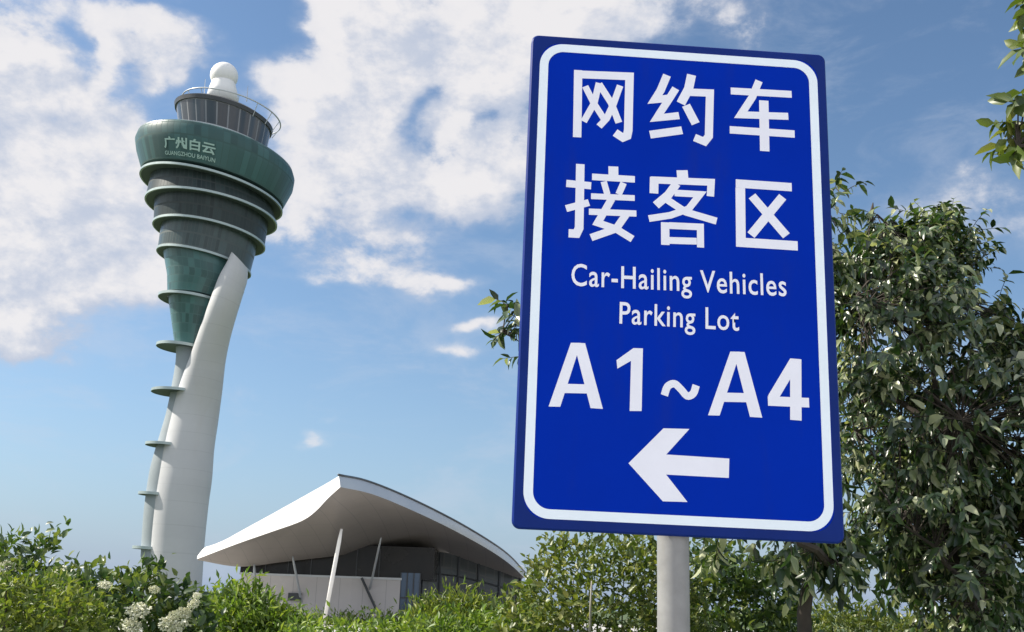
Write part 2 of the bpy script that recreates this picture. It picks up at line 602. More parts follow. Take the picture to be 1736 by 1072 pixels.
# slim core seen left of the shaft
CORE = densify([(298, 575, 345, 575), (299, 610, 345, 612), (292, 655, 342, 657), (283, 700, 338, 702), (270, 745, 330, 748), (257, 790, 322, 793), (250, 830, 318, 833), (245, 870, 312, 872), (241, 925, 305, 928), (236, 1015, 300, 1018)], 5)
rg = [ring((a, b), (c, d), 40) for (a, b, c, d) in CORE]
loft('core', rg, M_column, tower)

# tiers: ledge ends (left px, right px)
LEDGE = [((243, 305), (477, 350)), ((251, 345), (468, 374)), ((263, 385), (448, 413)), ((269, 428), (424, 459))]
TOPBAND = [((240, 243), (494, 286)), ((236, 253), (497, 297)), ((238, 270), (494, 313)), ((246, 300), (477, 344))]


def ledge(Lp, Rp, thick=.8, wid=.1, parent=tower, name='ring_ledge', m=None, n=72, under=True, dy=0.0):
    r0 = [p + Vector((0, dy, 0)) for p in ring(Lp, Rp, n)]
    vs = [r0, inset(r0, 1.0, -thick), inset(r0, 1 - .025, -thick), inset(r0, 1 - wid, 0)]
    nn = len(r0)
    V = [p for r in vs for p in r]
    fs = []
    for i in (0, 1, 3):
        j = (i + 1) % 4
        for k in range(nn):
            fs.append((i * nn + k, i * nn + (k + 1) % nn, j * nn + (k + 1) % nn, j * nn + k))
    o = MB().add(V, fs).build(name, m or M_ringlip, parent)
    sharp_smooth(o, 30)
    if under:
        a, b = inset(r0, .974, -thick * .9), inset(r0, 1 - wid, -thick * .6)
        u = MB().add(a + b, [(k, (k + 1) % nn, nn + (k + 1) % nn, nn + k) for k in range(nn)] + ([tuple(nn + k for k in range(nn))] if wid > .9 else [])).build('underside', M_undershade, o)
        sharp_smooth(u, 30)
    return o


band = loft('observation_band', [inset(ring(*TOPBAND[0]), .95, .5)] + [ring(*r) for r in TOPBAND], M_greenclad, tower)
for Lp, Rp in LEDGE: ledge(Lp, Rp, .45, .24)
walls = [(0, .85, 1, .93), (1, .86, 2, .92), (2, .85, 3, .91)]
for a, ka, b, kb in walls:
    M_w = M_tierglass if a < 2 else M_lowglass
    loft('tier_wall', [inset(ring(*LEDGE[a]), ka, -.2), inset(ring(*LEDGE[b]), (kb + 1.04) / 2, .1)], M_w, tower)
loft('green_cone', [inset(ring(*LEDGE[3]), .86, -.2), ring((286, 470), (412, 492)), ring((286, 500), (392, 516))], M_coneclad, tower)
LOW = [((271, 503), (392, 519)), ((267, 584), (352, 592))]
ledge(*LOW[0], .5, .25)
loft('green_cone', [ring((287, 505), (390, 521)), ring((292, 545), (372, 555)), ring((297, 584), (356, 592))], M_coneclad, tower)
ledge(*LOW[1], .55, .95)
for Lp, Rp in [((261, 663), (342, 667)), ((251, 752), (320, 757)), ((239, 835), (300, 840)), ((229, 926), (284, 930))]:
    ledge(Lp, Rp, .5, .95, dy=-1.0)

# cab on top
cab_lo, cab_hi = ((305, 228), (450, 260)), ((300, 190), (459, 219))
loft('deck', [inset(ring(*TOPBAND[0]), .94, -.3), inset(ring(*TOPBAND[0]), .5, -.2)], M_darksteel, tower)
rp = inset(ring(*TOPBAND[0]), .84)
ledge((262, 236), (474, 272), .5, .04, name='parapet', m=M_lightsteel, under=False)
loft('cab', [inset(ring(*cab_lo), .97), inset(ring(*cab_hi), .975)], M_cab, tower)
loft('cab_roof', [inset(ring(*cab_hi), 1.0, -.2), inset(ring(*cab_hi), 1.02, .6), inset(ring(*cab_hi), .9, 1.3), inset(ring(*cab_hi), .5, 2.2)], M_darksteel, tower)
rr = ring((312, 176), (474, 206), 64)
ro = MB().tube(rr + [rr[0], rr[1]], .14, 6).build('roof_railing', M_lightsteel, tower, True)
for k in range(0, 64, 4):
    c = sum(rr, Vector()) / 64
    p = rr[k]
    MB().tube([p, c + (p - c) * .86 + Vector((0, 0, -2.6))], .08, 5).build('railing_strut', M_lightsteel, tower)
# radome on a drum
c = at(380, 129, TY)
rad = 23 * .1235
dm = bmesh.new()
bmesh.ops.create_uvsphere(dm, u_segments=28, v_segments=18, radius=rad, matrix=Matrix.Translation(c))
me = bpy.data.meshes.new('radome')
dm.to_mesh(me)
dm.free()
link('radome', me, M_radome, tower, True)
lo = at(376, 176, TY)
hi_ = at(379, 140, TY)
MB().tube([lo, lo.lerp(hi_, .6), lo.lerp(hi_, .9), hi_], [3.4, 2.9, 2.5, 2.35], 24).build('radome_drum', M_radome, tower, True)
for px, py, h in ((345, 168, 34), (418, 172, 26), (356, 165, 20)):
    MB().tube([at(px, py, TY), at(px + h * .09, py - h, TY)], [.12, .05], 5).build('antenna', M_lightsteel, tower)


def text_mesh(body, size=1.0, offset=0.0, xscale=1.0, spacing=1.0):
    cu = bpy.data.curves.new('lettering', 'FONT')
    cu.body = body
    cu.size = size
    cu.offset = offset
    cu.space_character = spacing
    cu.resolution_u = 4
    cu.align_x = 'LEFT'
    ob = bpy.data.objects.new('lettering', cu)
    COL.objects.link(ob)
    bpy.context.view_layer.update()
    me = bpy.data.meshes.new_from_object(ob.evaluated_get(bpy.context.evaluated_depsgraph_get()))
    bpy.data.objects.remove(ob)
    bpy.data.curves.remove(cu)
    return me


def band_point(u, t):
    """point just proud of the front of the green band: u = 0..1 left to right, t = 0 at its lower lip, 1 at the next seam"""
    def pt(rp, a):
        A, B = at(*rp[0], TY), at(*rp[1], TY)
        c = (A + B) / 2
        uu = (B - A) / 2 * 1.015
        return c - uu * math.cos(a) - Vector((0, uu.length, 0)) * math.sin(a)
    a = u * math.pi
    return pt(TOPBAND[3], a).lerp(pt(TOPBAND[2], a), t)


def wrap_text(body, u0, u1, t0, t1, offset):
    me = text_mesh(body, 1.0, offset)
    co = np.array([v.co for v in me.vertices])
    x0, x1, y0, y1 = co[:, 0].min(), co[:, 0].max(), co[:, 1].min(), co[:, 1].max()
    for v in me.vertices:
        u = u0 + (v.co.x - x0) / (x1 - x0) * (u1 - u0)
        t = t0 + (v.co.y - y0) / (y1 - y0) * (t1 - t0)
        v.co = band_point(u, t)
    return me


M_towertext = mat('pale_green_letters', (.36, .52, .47), .5, var=.05)
link('lettering', wrap_text('广州白云', .37, .585, .44, .98, .03), M_towertext, band)
link('lettering', wrap_text('GUANGZHOU BAIYUN', .37, .59, .14, .33, .015), M_towertext, band)

# ------------------------------------------------------------------ pavilion with canopy roof
pav_base = at(545, 1018, 84)
pav_base.z = 0
pav = empty('pavilion', pav_base, 'low white pavilion with a pointed sweeping canopy roof on slanted columns', 'building')
left_lo = densify([(334, 948), (400, 923), (460, 902), (510, 884), (535, 867), (556, 845), (577, 826)], 5)
left_hi = densify([(333, 943), (400, 904), (460, 871), (510, 843), (535, 829), (556, 817), (574, 806)], 5)
right_lo = densify([(577, 826), (631, 838), (700, 866), (769, 899), (830, 933), (866, 958), (889, 980)], 5)
right_hi = densify([(574, 806), (622, 816), (690, 843), (769, 882), (830, 918), (864, 943), (891, 972)], 5)


def lerpY(n, y0, y1): return [y0 + (y1 - y0) * i / (n - 1) for i in range(n)]


yl = lerpY(len(left_lo), 82, 62)
yr = lerpY(len(right_lo), 62, 98)
LL = [at(*p, y) for p, y in zip(left_lo, yl)]
LH = [at(*p, y) for p, y in zip(left_hi, yl)]
RL = [at(*p, y) for p, y in zip(right_lo, yr)]
RH = [at(*p, y) for p, y in zip(right_hi, yr)]
for i in range(len(LH)): LH[i].y += .25
lf = MB().grid([LL, LH])
inner_l = [at(*p, 84.5) for p in densify([(336, 950), (406, 961), (480, 953), (560, 944)], 10)]
inner_r = [at(*p, y) for p, y in zip(densify([(560, 944), (640, 935), (720, 938), (800, 958), (885, 982)], 10), lerpY(41, 84.5, 99))]


def resample(pts, n):
    out = []
    for i in range(n):
        t = i / (n - 1) * (len(pts) - 1)
        k = min(int(t), len(pts) - 2)
        out.append(pts[k].lerp(pts[k + 1], t - k))
    return out


n = 41
E_l, E_r = resample(LL, n), resample(RL, n)
I_l, I_r = resample(inner_l, n), resample(inner_r, n)
rows = []
edge = E_l + E_r[1:]
inn = I_l + I_r[1:]
for j in range(13):
    t = j / 12
    rows.append([a.lerp(b, t) + Vector((0, 0, .55 * math.sin(math.pi * t) * min(1, (a - b).length / 14))) for a, b in zip(edge, inn)])
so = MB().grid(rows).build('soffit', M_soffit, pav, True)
top_edge = resample(LH, n) + resample(RH, n)[1:]
rows = []
for j in range(7):
    t = j / 6
    rows.append([a.lerp(b + Vector((0, 3, 1.2)), t) + Vector((0, .3 * t, .3 * math.sin(math.pi * t))) for a, b in zip(top_edge, inn)])
MB().grid(rows).build('roof', M_roofwhite, pav, True)
lf.build('fascia', M_roofwhite, pav, True)
rfo = [p + Vector((.05, -.25, 0)) for p in RL]
cut = [a.lerp(b, .62) + Vector((.03, -.12, 0)) for a, b in zip(RL, RH)]
MB().grid([RL, cut, RH]).build('fascia', M_fascia, pav, True)  # greyer than the sunlit fascia: shade put into the colour
eb = MB()
eb.tube([p + Vector((0, -.08, .02)) for p in RH], .07, 6)
eb.build('roof_edge', M_darksteel, pav, True)
# walls
wl = at(404, 1018, 85)
wr = at(677, 1018, 85)
z_sill = at(520, 976, 85).z
z_bsill = z_sill
wm = MB()
wm.aabox((wl.x, 85, -.2), (wr.x, 96, z_sill))
wm.build('wall', M_wall, pav)
cm = MB()
cm.aabox((wl.x - 0.2, 85.5, z_sill + .003), (wr.x + 2.5, 95.5, at(640, 925, 85).z))
cg = cm.build('clerestory_window', M_darkglass, pav)
for k in range(1, 7):
    x = wl.x + (wr.x - wl.x) * k / 7
    MB().aabox((x - .035, 85.42, z_sill + .01), (x + .035, 85.497, at(640, 930, 85).z)).build('mullion', M_darksteel, cg)
sl = MB()
sl.aabox((wl.x - .1, 84.85, z_sill - .1), (wr.x + .1, 84.997, z_sill + .06))
sl.build('sill', M_lightsteel, pav)
# door glazing to the right of the wall and the dark side facade
bw = at(712, 1018, 86)
MB().aabox((wr.x + .003, 85.2, -.2), (bw.x, 86, at(700, 972, 85.6).z)).build('entrance_glazing', M_blueglass, pav)
fm = MB()
for k in range(4):
    x = wr.x + (bw.x - wr.x) * k / 3
    fm.aabox((x - .04, 85.1, -.2), (x + .04, 85.197, at(700, 972, 85.6).z))
fm.aabox((wr.x, 85.12, 1.95), (bw.x, 85.19, 2.05))
fm.build('window_frame', M_darksteel, pav)
fa = [at(*p, y) for p, y in zip(densify([(690, 1018), (780, 1022), (884, 1028)], 6), lerpY(13, 87, 99))]
hi = [at(*p, y) for p, y in zip(densify([(690, 930), (780, 942), (884, 979)], 6), lerpY(13, 87, 99))]
for p, q in zip(fa, hi): p.x = q.x; p.y = q.y; p.z = -.2
side = MB().grid([fa, hi]).build('side_facade', glass_band_mat('facade_panels', (.045, .052, .055), (.08, .085, .085), 14, 5, .06, .3, .35), pav)
me = side.data
uvl = me.uv_layers.new(name='UVMap')
for p in me.polygons:
    for li in p.loop_indices:
        i, k = divmod(me.loops[li].vertex_index, 13)
        uvl.data[li].uv = (k / 12, i)
for k in range(0, 13, 2):
    MB().box((fa[k] + hi[k]) / 2 + Vector((-.05, -.14, 0)), (.07, 0, 0), (0, .1, 0), (0, 0, (hi[k].z - fa[k].z) / 2 - .05)).build('mullion', M_darksteel, side)
for t in (.38, .7):
    MB().tube([a.lerp(b, t) + Vector((-.05, -.12, 0)) for a, b in zip(fa, hi)], .07, 4).build('transom', M_darksteel, side)
# slanted columns (top pixel, top depth, foot pixel, foot depth)
for i, (tp, ty, fp, fy, r) in enumerate([((579, 897), 71, (549, 1058), 73, .14), ((496, 944), 83, (505, 990), 84.2, .10), ((646, 912), 80, (630, 985), 84.2, .09),
                                         ((431, 955), 84.2, (432, 1000), 84.4, .12)]):
    a, b = at(*tp, ty), at(*fp, fy)
    d = (b - a)
    b = a + d * ((a.z + .1) / (a.z - b.z))
    MB().tube([a, a.lerp(b, .12), a.lerp(b, .5), b], [r * .55, r * .9, r, r * .8], 12).build('column', M_radome if i == 0 else M_fascia, pav, True)
a, b = at(613, 980, 84.7), at(638, 1034, 84.7)
MB().tube([a, b], .1, 8).build('strut_shadow', M_darksteel, pav)  # dark bar standing in for a strut's cast shadow on the wall
a = at(500, 1012, 84.9)
MB().box(a + Vector((0, -.08, 0)), (.5, 0, 0), (0, .1, 0), (0, 0, .28)).build('wall_box', M_darksteel, pav)

# ------------------------------------------------------------------ road sign
src = [(0, 0), (1, 0), (1, 1), (0, 1)]
dst = [(902, 57), (1400, 95), (1441, 927), (875, 896)]
A_ = []
for (u, v), (x, y) in zip(src, dst):
    x -= 868; y -= 536
    A_.append([u, v, 1, 0, 0, 0, -u * x, -v * x, -x])
    A_.append([0, 0, 0, u, v, 1, -u * y, -v * y, -y])
H = np.linalg.svd(np.array(A_))[2][-1].reshape(3, 3)
H /= H[2, 2]
Hi = np.linalg.inv(H)
K = np.diag([1 / F, 1 / F, 1])
ha, hb, ht = K @ H[:, 0], K @ H[:, 1], K @ H[:, 2]
SW = 1.2
lam = SW / np.linalg.norm(ha)
e1 = ha / np.linalg.norm(ha)
SHT = np.linalg.norm(hb) * lam
e2 = hb / np.linalg.norm(hb)
mid = (e1 @ e2) / 2
e1, e2 = e1 - mid * e2, e2 - mid * e1
e1 /= np.linalg.norm(e1)
e2 /= np.linalg.norm(e2)
S_o = Vector((0, 0, EYE)) + M_cw @ Vector(ht * lam)
S_x = M_cw @ Vector(e1)
S_y = -(M_cw @ Vector(e2))
S_y = (S_y - S_x * S_y.dot(S_x)).normalized()
S_n = S_x.cross(S_y)                    # towards the viewer
S_o = S_o - S_y * SHT                   # lower left corner
print('sign height', SHT, 'normal', S_n, 'corner', S_o)


def sp(x, y, z=0.0): return S_o + S_x * x + S_y * y + S_n * z


def px2s(px, py):
    q = Hi @ np.array([px - 868, py - 536, 1.0])
    return q[0] / q[2] * SW, (1 - q[1] / q[2]) * SHT


pole_c = sp(*px2s(1150, 500), -.085)
foot = Vector((pole_c.x, pole_c.y, 0))
sign = empty('road_sign', foot, 'blue road sign with white Chinese lettering and left arrow on a grey steel pole', 'road sign')


def rrect(x0, y0, x1, y1, r, n=8):
    pts = []
    for cx, cy, a0 in ((x1 - r, y1 - r, 0), (x0 + r, y1 - r, 90), (x0 + r, y0 + r, 180), (x1 - r, y0 + r, 270)):
        for k in range(n + 1):
            a = R(a0 + 90 * k / n)
            pts.append((cx + r * math.cos(a), cy + r * math.sin(a)))
    return pts


def plate(name, loops, m, parent):
    """loops of (pts2d, z): lofted, both ends capped"""
    n = len(loops[0][0])
    V = [sp(x, y, z) for pts, z in loops for x, y in pts]
    fs = []
    for i in range(len(loops) - 1):
        for k in range(n):
            fs.append((i * n + k, i * n + (k + 1) % n, (i + 1) * n + (k + 1) % n, (i + 1) * n + k))
    fs += [tuple(range(n)), tuple((len(loops) - 1) * n + k for k in range(n))]
    return MB().add(V, fs).build(name, m, parent)


RIM = .036
panel = plate('panel', [(rrect(RIM, RIM, SW - RIM, SHT - RIM, .08), -.02), (rrect(RIM, RIM, SW - RIM, SHT - RIM, .08), 0)], M_signblue, sign)
# folded navy rim round the plate
loops = [(rrect(RIM + .001, RIM + .001, SW - RIM - .001, SHT - RIM - .001, .08), .001), (rrect(.006, .006, SW - .006, SHT - .006, .026), -.004),
         (rrect(0, 0, SW, SHT, .03), -.012), (rrect(0, 0, SW, SHT, .03), -.034), (rrect(.03, .03, SW - .03, SHT - .03, .02), -.034), (rrect(.03, .03, SW - .03, SHT - .03, .02), -.0215)]
nn = len(loops[0][0])
V = [sp(x, y, z) for pts, z in loops for x, y in pts]
fs = [(i * nn + k, i * nn + (k + 1) % nn, (i + 1) * nn + (k + 1) % nn, (i + 1) * nn + k) for i in range(len(loops) - 1) for k in range(nn)]
rim = MB().add(V, fs).build('rim', M_signnavy, sign)


def from_px_rect(l, t, r, b):
    pass


# white border line
bx0, by0 = px2s(893, 884)
bl = px2s(905, 480)[0]
btm = px2s(1150, 896)[1]
top = px2s(1150, 92)[1]
bo = dict(x0=.036, y0=.038, x1=SW - .040, y1=SHT - .040)
bw_ = .034
o_ = rrect(bo['x0'], bo['y0'], bo['x1'], bo['y1'], .095, 12)
i_ = rrect(bo['x0'] + bw_, bo['y0'] + bw_, bo['x1'] - bw_, bo['y1'] - bw_, .062, 12)
nn = len(o_)
V = [sp(x, y, .0025) for x, y in o_] + [sp(x, y, .0025) for x, y in i_] + [sp(x, y, .0006) for x, y in o_] + [sp(x, y, .0006) for x, y in i_]
fs = []
for k in range(nn):
    j = (k + 1) % nn
    fs += [(k, j, nn + j, nn + k), (k, 2 * nn + k, 2 * nn + j, j), (nn + k, nn + j, 3 * nn + j, 3 * nn + k)]
MB().add(V, fs).build('border', M_signborder, sign)


class Sheet:
    """reflective lettering cut from sheet: each stroke a thin ribbon, stacked a hair apart"""
    def __init__(s): s.mb = MB(); s.z = .0009

    def poly(s, pts):
        n = len(pts)
        z = s.z
        s.z += .00004
        s.mb.add([sp(x, y, z) for x, y in pts], [tuple(range(n))])

    def ribbon(s, pts, wd):
        p = [Vector(q) for q in pts]
        L, Rr = [], []
        for i in range(len(p)):
            d0 = (p[i] - p[i - 1]).normalized() if i > 0 else None
            d1 = (p[i + 1] - p[i]).normalized() if i < len(p) - 1 else None
            d0 = d0 or d1
            d1 = d1 or d0
            t = (d0 + d1)
            t = t.normalized() if t.length > .05 else d1
            nrm = Vector((-t.y, t.x))
            k = max(.45, nrm.dot(Vector((-d1.y, d1.x))))
            L.append(p[i] + nrm * (wd / 2 / k))
            Rr.append(p[i] - nrm * (wd / 2 / k))
        n = len(p)
        z = s.z
        s.z += .00004
        V = [sp(q.x, q.y, z) for q in L] + [sp(q.x, q.y, z) for q in Rr]
        f = [(i, i + 1, n + i + 1, n + i) for i in range(n - 1)]
        s.mb.add(V, f)

    def build(s, name, m, parent): return s.mb.build(name, m, parent)


def zoom(ox, oy, sc): return lambda p: px2s(ox + p[0] / sc, oy + p[1] / sc)


Z1, Z2, Z3, Z4 = zoom(950, 100, 6.43), zoom(1200, 120, 3.35), zoom(940, 260, 5.787), zoom(920, 560, 3.35)
PPM = 432.0
CHARS = [
    (Z1, 6.43, [([(197, 128), (195, 480), (192, 860)], 84), ([(239, 176), (757, 200), (752, 500), (748, 790), (735, 850), (690, 868), (605, 812)], 86),
                ([(275, 305), (370, 490), (500, 690)], 66), ([(425, 270), (375, 490), (262, 690)], 66), ([(425, 280), (560, 490), (645, 705)], 70), ([(655, 300), (585, 500), (510, 660), (430, 745)], 66)]),
    (Z1, 6.43, [([(1165, 190), (1095, 360), (1035, 455), (1215, 440)], 82), ([(1262, 335), (1170, 480), (1058, 655), (1300, 632)], 78), ([(985, 838), (1335, 792)], 84),
                ([(1432, 188), (1402, 340), (1318, 500)], 92), ([(1410, 378), (1634, 388), (1630, 640), (1626, 860), (1580, 918), (1470, 872)], 82), ([(1375, 520), (1482, 722)], 88)]),
    (Z2, 3.35, [([(132, 124), (478, 146)], 40), ([(292, 68), (255, 160), (190, 260), (460, 271)], 40), ([(320, 180), (328, 468)], 50), ([(128, 345), (497, 372)], 42)]),
    (Z3, 5.787, [([(264, 112), (261, 450), (258, 740), (232, 795), (155, 790)], 76), ([(128, 300), (372, 326)], 68), ([(128, 548), (352, 490)], 64), ([(588, 138), (590, 236)], 88),
                 ([(380, 238), (800, 266)], 62), ([(495, 285), (532, 412)], 56), ([(690, 300), (642, 412)], 58), ([(372, 428), (800, 450)], 54),
                 ([(575, 455), (440, 690), (620, 752), (782, 852)], 66), ([(352, 580), (818, 602)], 58), ([(720, 606), (620, 750), (375, 835)], 66)]),
    (Z3, 5.787, [([(1262, 180), (1270, 262)], 100), ([(990, 246), (988, 405)], 78), ([(955, 272), (1548, 300), (1542, 438)], 66), ([(1210, 310), (1130, 420), (1008, 522)], 76),
                 ([(1190, 402), (1440, 418), (1330, 560), (1150, 622), (940, 652)], 62), ([(1120, 470), (1300, 590), (1605, 682)], 66), ([(1100, 690), (1104, 912)], 74),
                 ([(1140, 722), (1446, 738), (1450, 940)], 62), ([(1140, 868), (1412, 878)], 62)]),
    (Z2, 3.35, [([(165, 650), (483, 674)], 46), ([(191, 676), (197, 985), (520, 1008)], 50), ([(258, 722), (455, 950)], 46), ([(432, 728), (254, 945)], 46)]),
]
for Zf, sc, strokes in CHARS:
    sh = Sheet()
    for pts, wd in strokes: sh.ribbon([Zf(p) for p in pts], 1.1 * wd / sc / PPM)
    sh.build('lettering', M_signwhite, sign)
sh = Sheet()
for off in ((0, 0), (905, 57)):
    f_ = lambda pts: [Z4((x + off[0], y + off[1])) for x, y in pts]
    sh.poly(f_([(175, 75), (232, 76), (118, 438), (52, 436)]))
    sh.poly(f_([(192, 75), (256, 78), (360, 452), (290, 447)]))
    sh.poly(f_([(150, 308), (270, 312), (283, 364), (132, 360)]))
sh.poly([Z4(p) for p in [(530, 108), (584, 110), (580, 466), (512, 465), (517, 180), (440, 224), (435, 176)]])
sh.ribbon([Z4(p) for p in densify([(708, 378), (726, 328), (764, 312), (800, 342), (838, 382), (872, 368), (888, 322)], 5)], 40 / 3.35 / PPM)
sh.ribbon([Z4(p) for p in [(1446, 190), (1322, 400)]], 56 / 3.35 / PPM)
sh.ribbon([Z4(p) for p in [(1296, 414), (1530, 426)]], 52 / 3.35 / PPM)
sh.ribbon([Z4(p) for p in [(1452, 176), (1456, 525)]], 62 / 3.35 / PPM)
sh.build('lettering', M_signwhite, sign)
sh = Sheet()
sh.poly([Z4(p) for p in [(508, 762), (705, 565), (852, 570), (722, 714), (1080, 740), (1078, 850), (722, 828), (845, 985), (705, 980)]])
ar = sh.build('arrow', M_signwhite, sign)


def sign_text(body, p0, p1, cap_px, offset):
    """p0, p1: baseline ends in photo pixels"""
    me = text_mesh(body, 1.0, offset, spacing=1.08)
    co = np.array([v.co for v in me.vertices])
    x0, x1 = co[:, 0].min(), co[:, 0].max()
    cap = .73
    a, b = Vector(px2s(*p0)), Vector(px2s(*p1))
    t = (b - a).normalized()
    nrm = Vector((-t.y, t.x))
    for v in me.vertices:
        q = a + (b - a) * ((v.co.x - x0) / (x1 - x0)) + nrm * (v.co.y / cap * cap_px / PPM)
        v.co = sp(q.x, q.y, .0024)
    link('lettering', me, M_signwhite, sign)


sign_text('Car-Hailing Vehicles', (972, 485), (1337, 506), 39, .009)
sign_text('Parking Lot', (1054, 550), (1257, 564), 38, .009)

# pole, brackets
pr = .058
ptop = sp(SW * .5, SHT * .93, -.11)
MB().tube([foot + Vector((0, 0, -.1)), Vector((foot.x, foot.y, 2.0)), Vector((foot.x, foot.y, ptop.z))], pr, 32).build('pole', M_galv, sign, False)
po = [o for o in sign.children if o.name.startswith('pole')][0]
sharp_smooth(po, 40)
MB().tube([Vector((foot.x, foot.y, ptop.z)), Vector((foot.x, foot.y, ptop.z + .015))], pr + .006, 24).build('pole_cap', M_darksteel, sign)
for fy in (.25, .75):
    c = sp(SW * .49, SHT * fy, -.034)
    MB().box(c, S_x * .5, S_y * .035, S_n * .008).build('bracket', M_galv, sign)
    cc = sp(SW * .49, SHT * fy, 0)
    MB().tube([Vector((foot.x, foot.y, cc.z - .03)), Vector((foot.x, foot.y, cc.z + .03))], pr + .007, 24).build('clamp', M_galv, sign)

# ------------------------------------------------------------------ foliage
UP = np.array([0, 0, 1.0])


def unit(a):
    return a / np.maximum(np.linalg.norm(a, axis=-1, keepdims=True), 1e-9)


def leaves_mesh(name, pos, axis, length, width, nrm=None, curl=.25, fold=.25, simple=False):
    """many leaf blades in one mesh: base, folded midrib, tip"""
    n = len(pos)
    axis = unit(axis)
    if nrm is None: nrm = rng.normal(size=(n, 3)) * .6 + UP
    side = unit(np.cross(axis, nrm))
    nr = unit(np.cross(side, axis))
    L = length[:, None]
    W = width[:, None]
    c = (curl * (0.6 + .8 * rng.random(n)))[:, None]
    if simple:
        v = np.stack([pos, pos + axis * L * .5 + side * W * .5 + nr * W * fold, pos + axis * L - nr * L * c, pos + axis * L * .5 - side * W * .5 + nr * W * fold], 1)
        base = np.arange(n)[:, None] * 4
        tri = np.array([[0, 1, 2], [0, 2, 3]])
        faces = (base[:, None, :] + tri[None]).reshape(-1, 3)
        nv = 4
        lt = np.full(len(faces), 3)
        loops = faces.ravel()
    else:
        def P(t, s_, up=0.0): return pos + axis * L * t + side * W * s_ + nr * (W * up) - nr * L * c * t * t
        v = np.stack([P(0, 0), P(.34, 0), P(.72, 0), P(1.0, 0), P(.30, .5, fold), P(.68, .38, fold * .8), P(.30, -.5, fold), P(.68, -.38, fold * .8)], 1)
        nv = 8
        base = np.arange(n) * 8
        fl = [[0, 1, 4], [0, 6, 1], [1, 2, 5, 4], [1, 6, 7, 2], [2, 3, 5], [2, 7, 3]]
        pat = np.concatenate([np.array(f) for f in fl])
        loops = (base[:, None] + pat[None]).ravel()
        lt = np.tile([len(f) for f in fl], n)
    me = bpy.data.meshes.new(name)
    vv = v.reshape(-1, 3)
    me.vertices.add(len(vv))
    me.vertices.foreach_set('co', vv.astype(np.float32).ravel())
    me.loops.add(len(loops))
    me.loops.foreach_set('vertex_index', loops.astype(np.int32))
    me.polygons.add(len(lt))
    ls = np.concatenate([[0], np.cumsum(lt)[:-1]])
    me.polygons.foreach_set('loop_start', ls.astype(np.int32))
    me.polygons.foreach_set('loop_total', lt.astype(np.int32))
    me.update(calc_edges=True)
    me.validate()
    return me


def inpoly(x, y, poly):
    c = False
    j = len(poly) - 1
    for i in range(len(poly)):
        xi, yi = poly[i]
        xj, yj = poly[j]
        if (yi > y) != (yj > y) and x < (xj - xi) * (y - yi) / (yj - yi) + xi: c = not c
        j = i
    return c


def edge_dist(x, y, poly):
    p = np.array(poly, float)
    q = np.roll(p, -1, 0)
    d = q - p
    t = np.clip(((np.array([x, y]) - p) * d).sum(1) / (d * d).sum(1), 0, 1)
    return np.sqrt((((p + d * t[:, None]) - [x, y]) ** 2).sum(1)).min()


def crown_points(poly, Y, depth, n, seed, gap=.3, full=110.0, loose=0.0):
    """twig roots through the crown's volume; holes where a lumpy field is low"""
    rs = np.random.default_rng(seed)
    xs, ys = [p[0] for p in poly], [p[1] for p in poly]
    lumps = np.stack([rs.uniform(min(xs), max(xs), 40), rs.uniform(min(ys), max(ys), 40), rs.uniform(-depth, depth, 40)], 1)
    out = []
    tries = 0
    while len(out) < n and tries < n * 60:
        tries += 1
        x, y = rs.uniform(min(xs), max(xs)), rs.uniform(min(ys), max(ys))
        if not inpoly(x, y, poly): continue
        ed = min(1, edge_dist(x, y, poly) / full)
        z = rs.uniform(-1, 1) * depth * math.sqrt(1 - (1 - ed) ** 2 + .02)
        q = np.array([x, y, z])
        dd = np.sqrt((((lumps - q) / [70, 60, depth * .45]) ** 2).sum(1)).min()
        if dd > 1.0 + .35 * rs.random() - gap * .5 and rs.random() < gap * 2: continue
        if loose:
            k = rs.random() ** 3 * loose
            x += rs.normal() * k + .5 * loose * math.sin(y * .045 + 1.3) * (1 - ed)
            y += rs.normal() * k + .5 * loose * math.sin(x * .05) * (1 - ed)
        out.append(at(x, y, Y + z))
    return out


def branch_curve(a, b, sag, rs, n=6):
    pts = []
    for i in range(n + 1):
        t = i / n
        p = a.lerp(b, t)
        k = math.sin(math.pi * t)
        pts.append(p + Vector((rs.normal() * .03, rs.normal() * .03, sag * k)) * (1 if 0 < i < n else 0))
    return pts


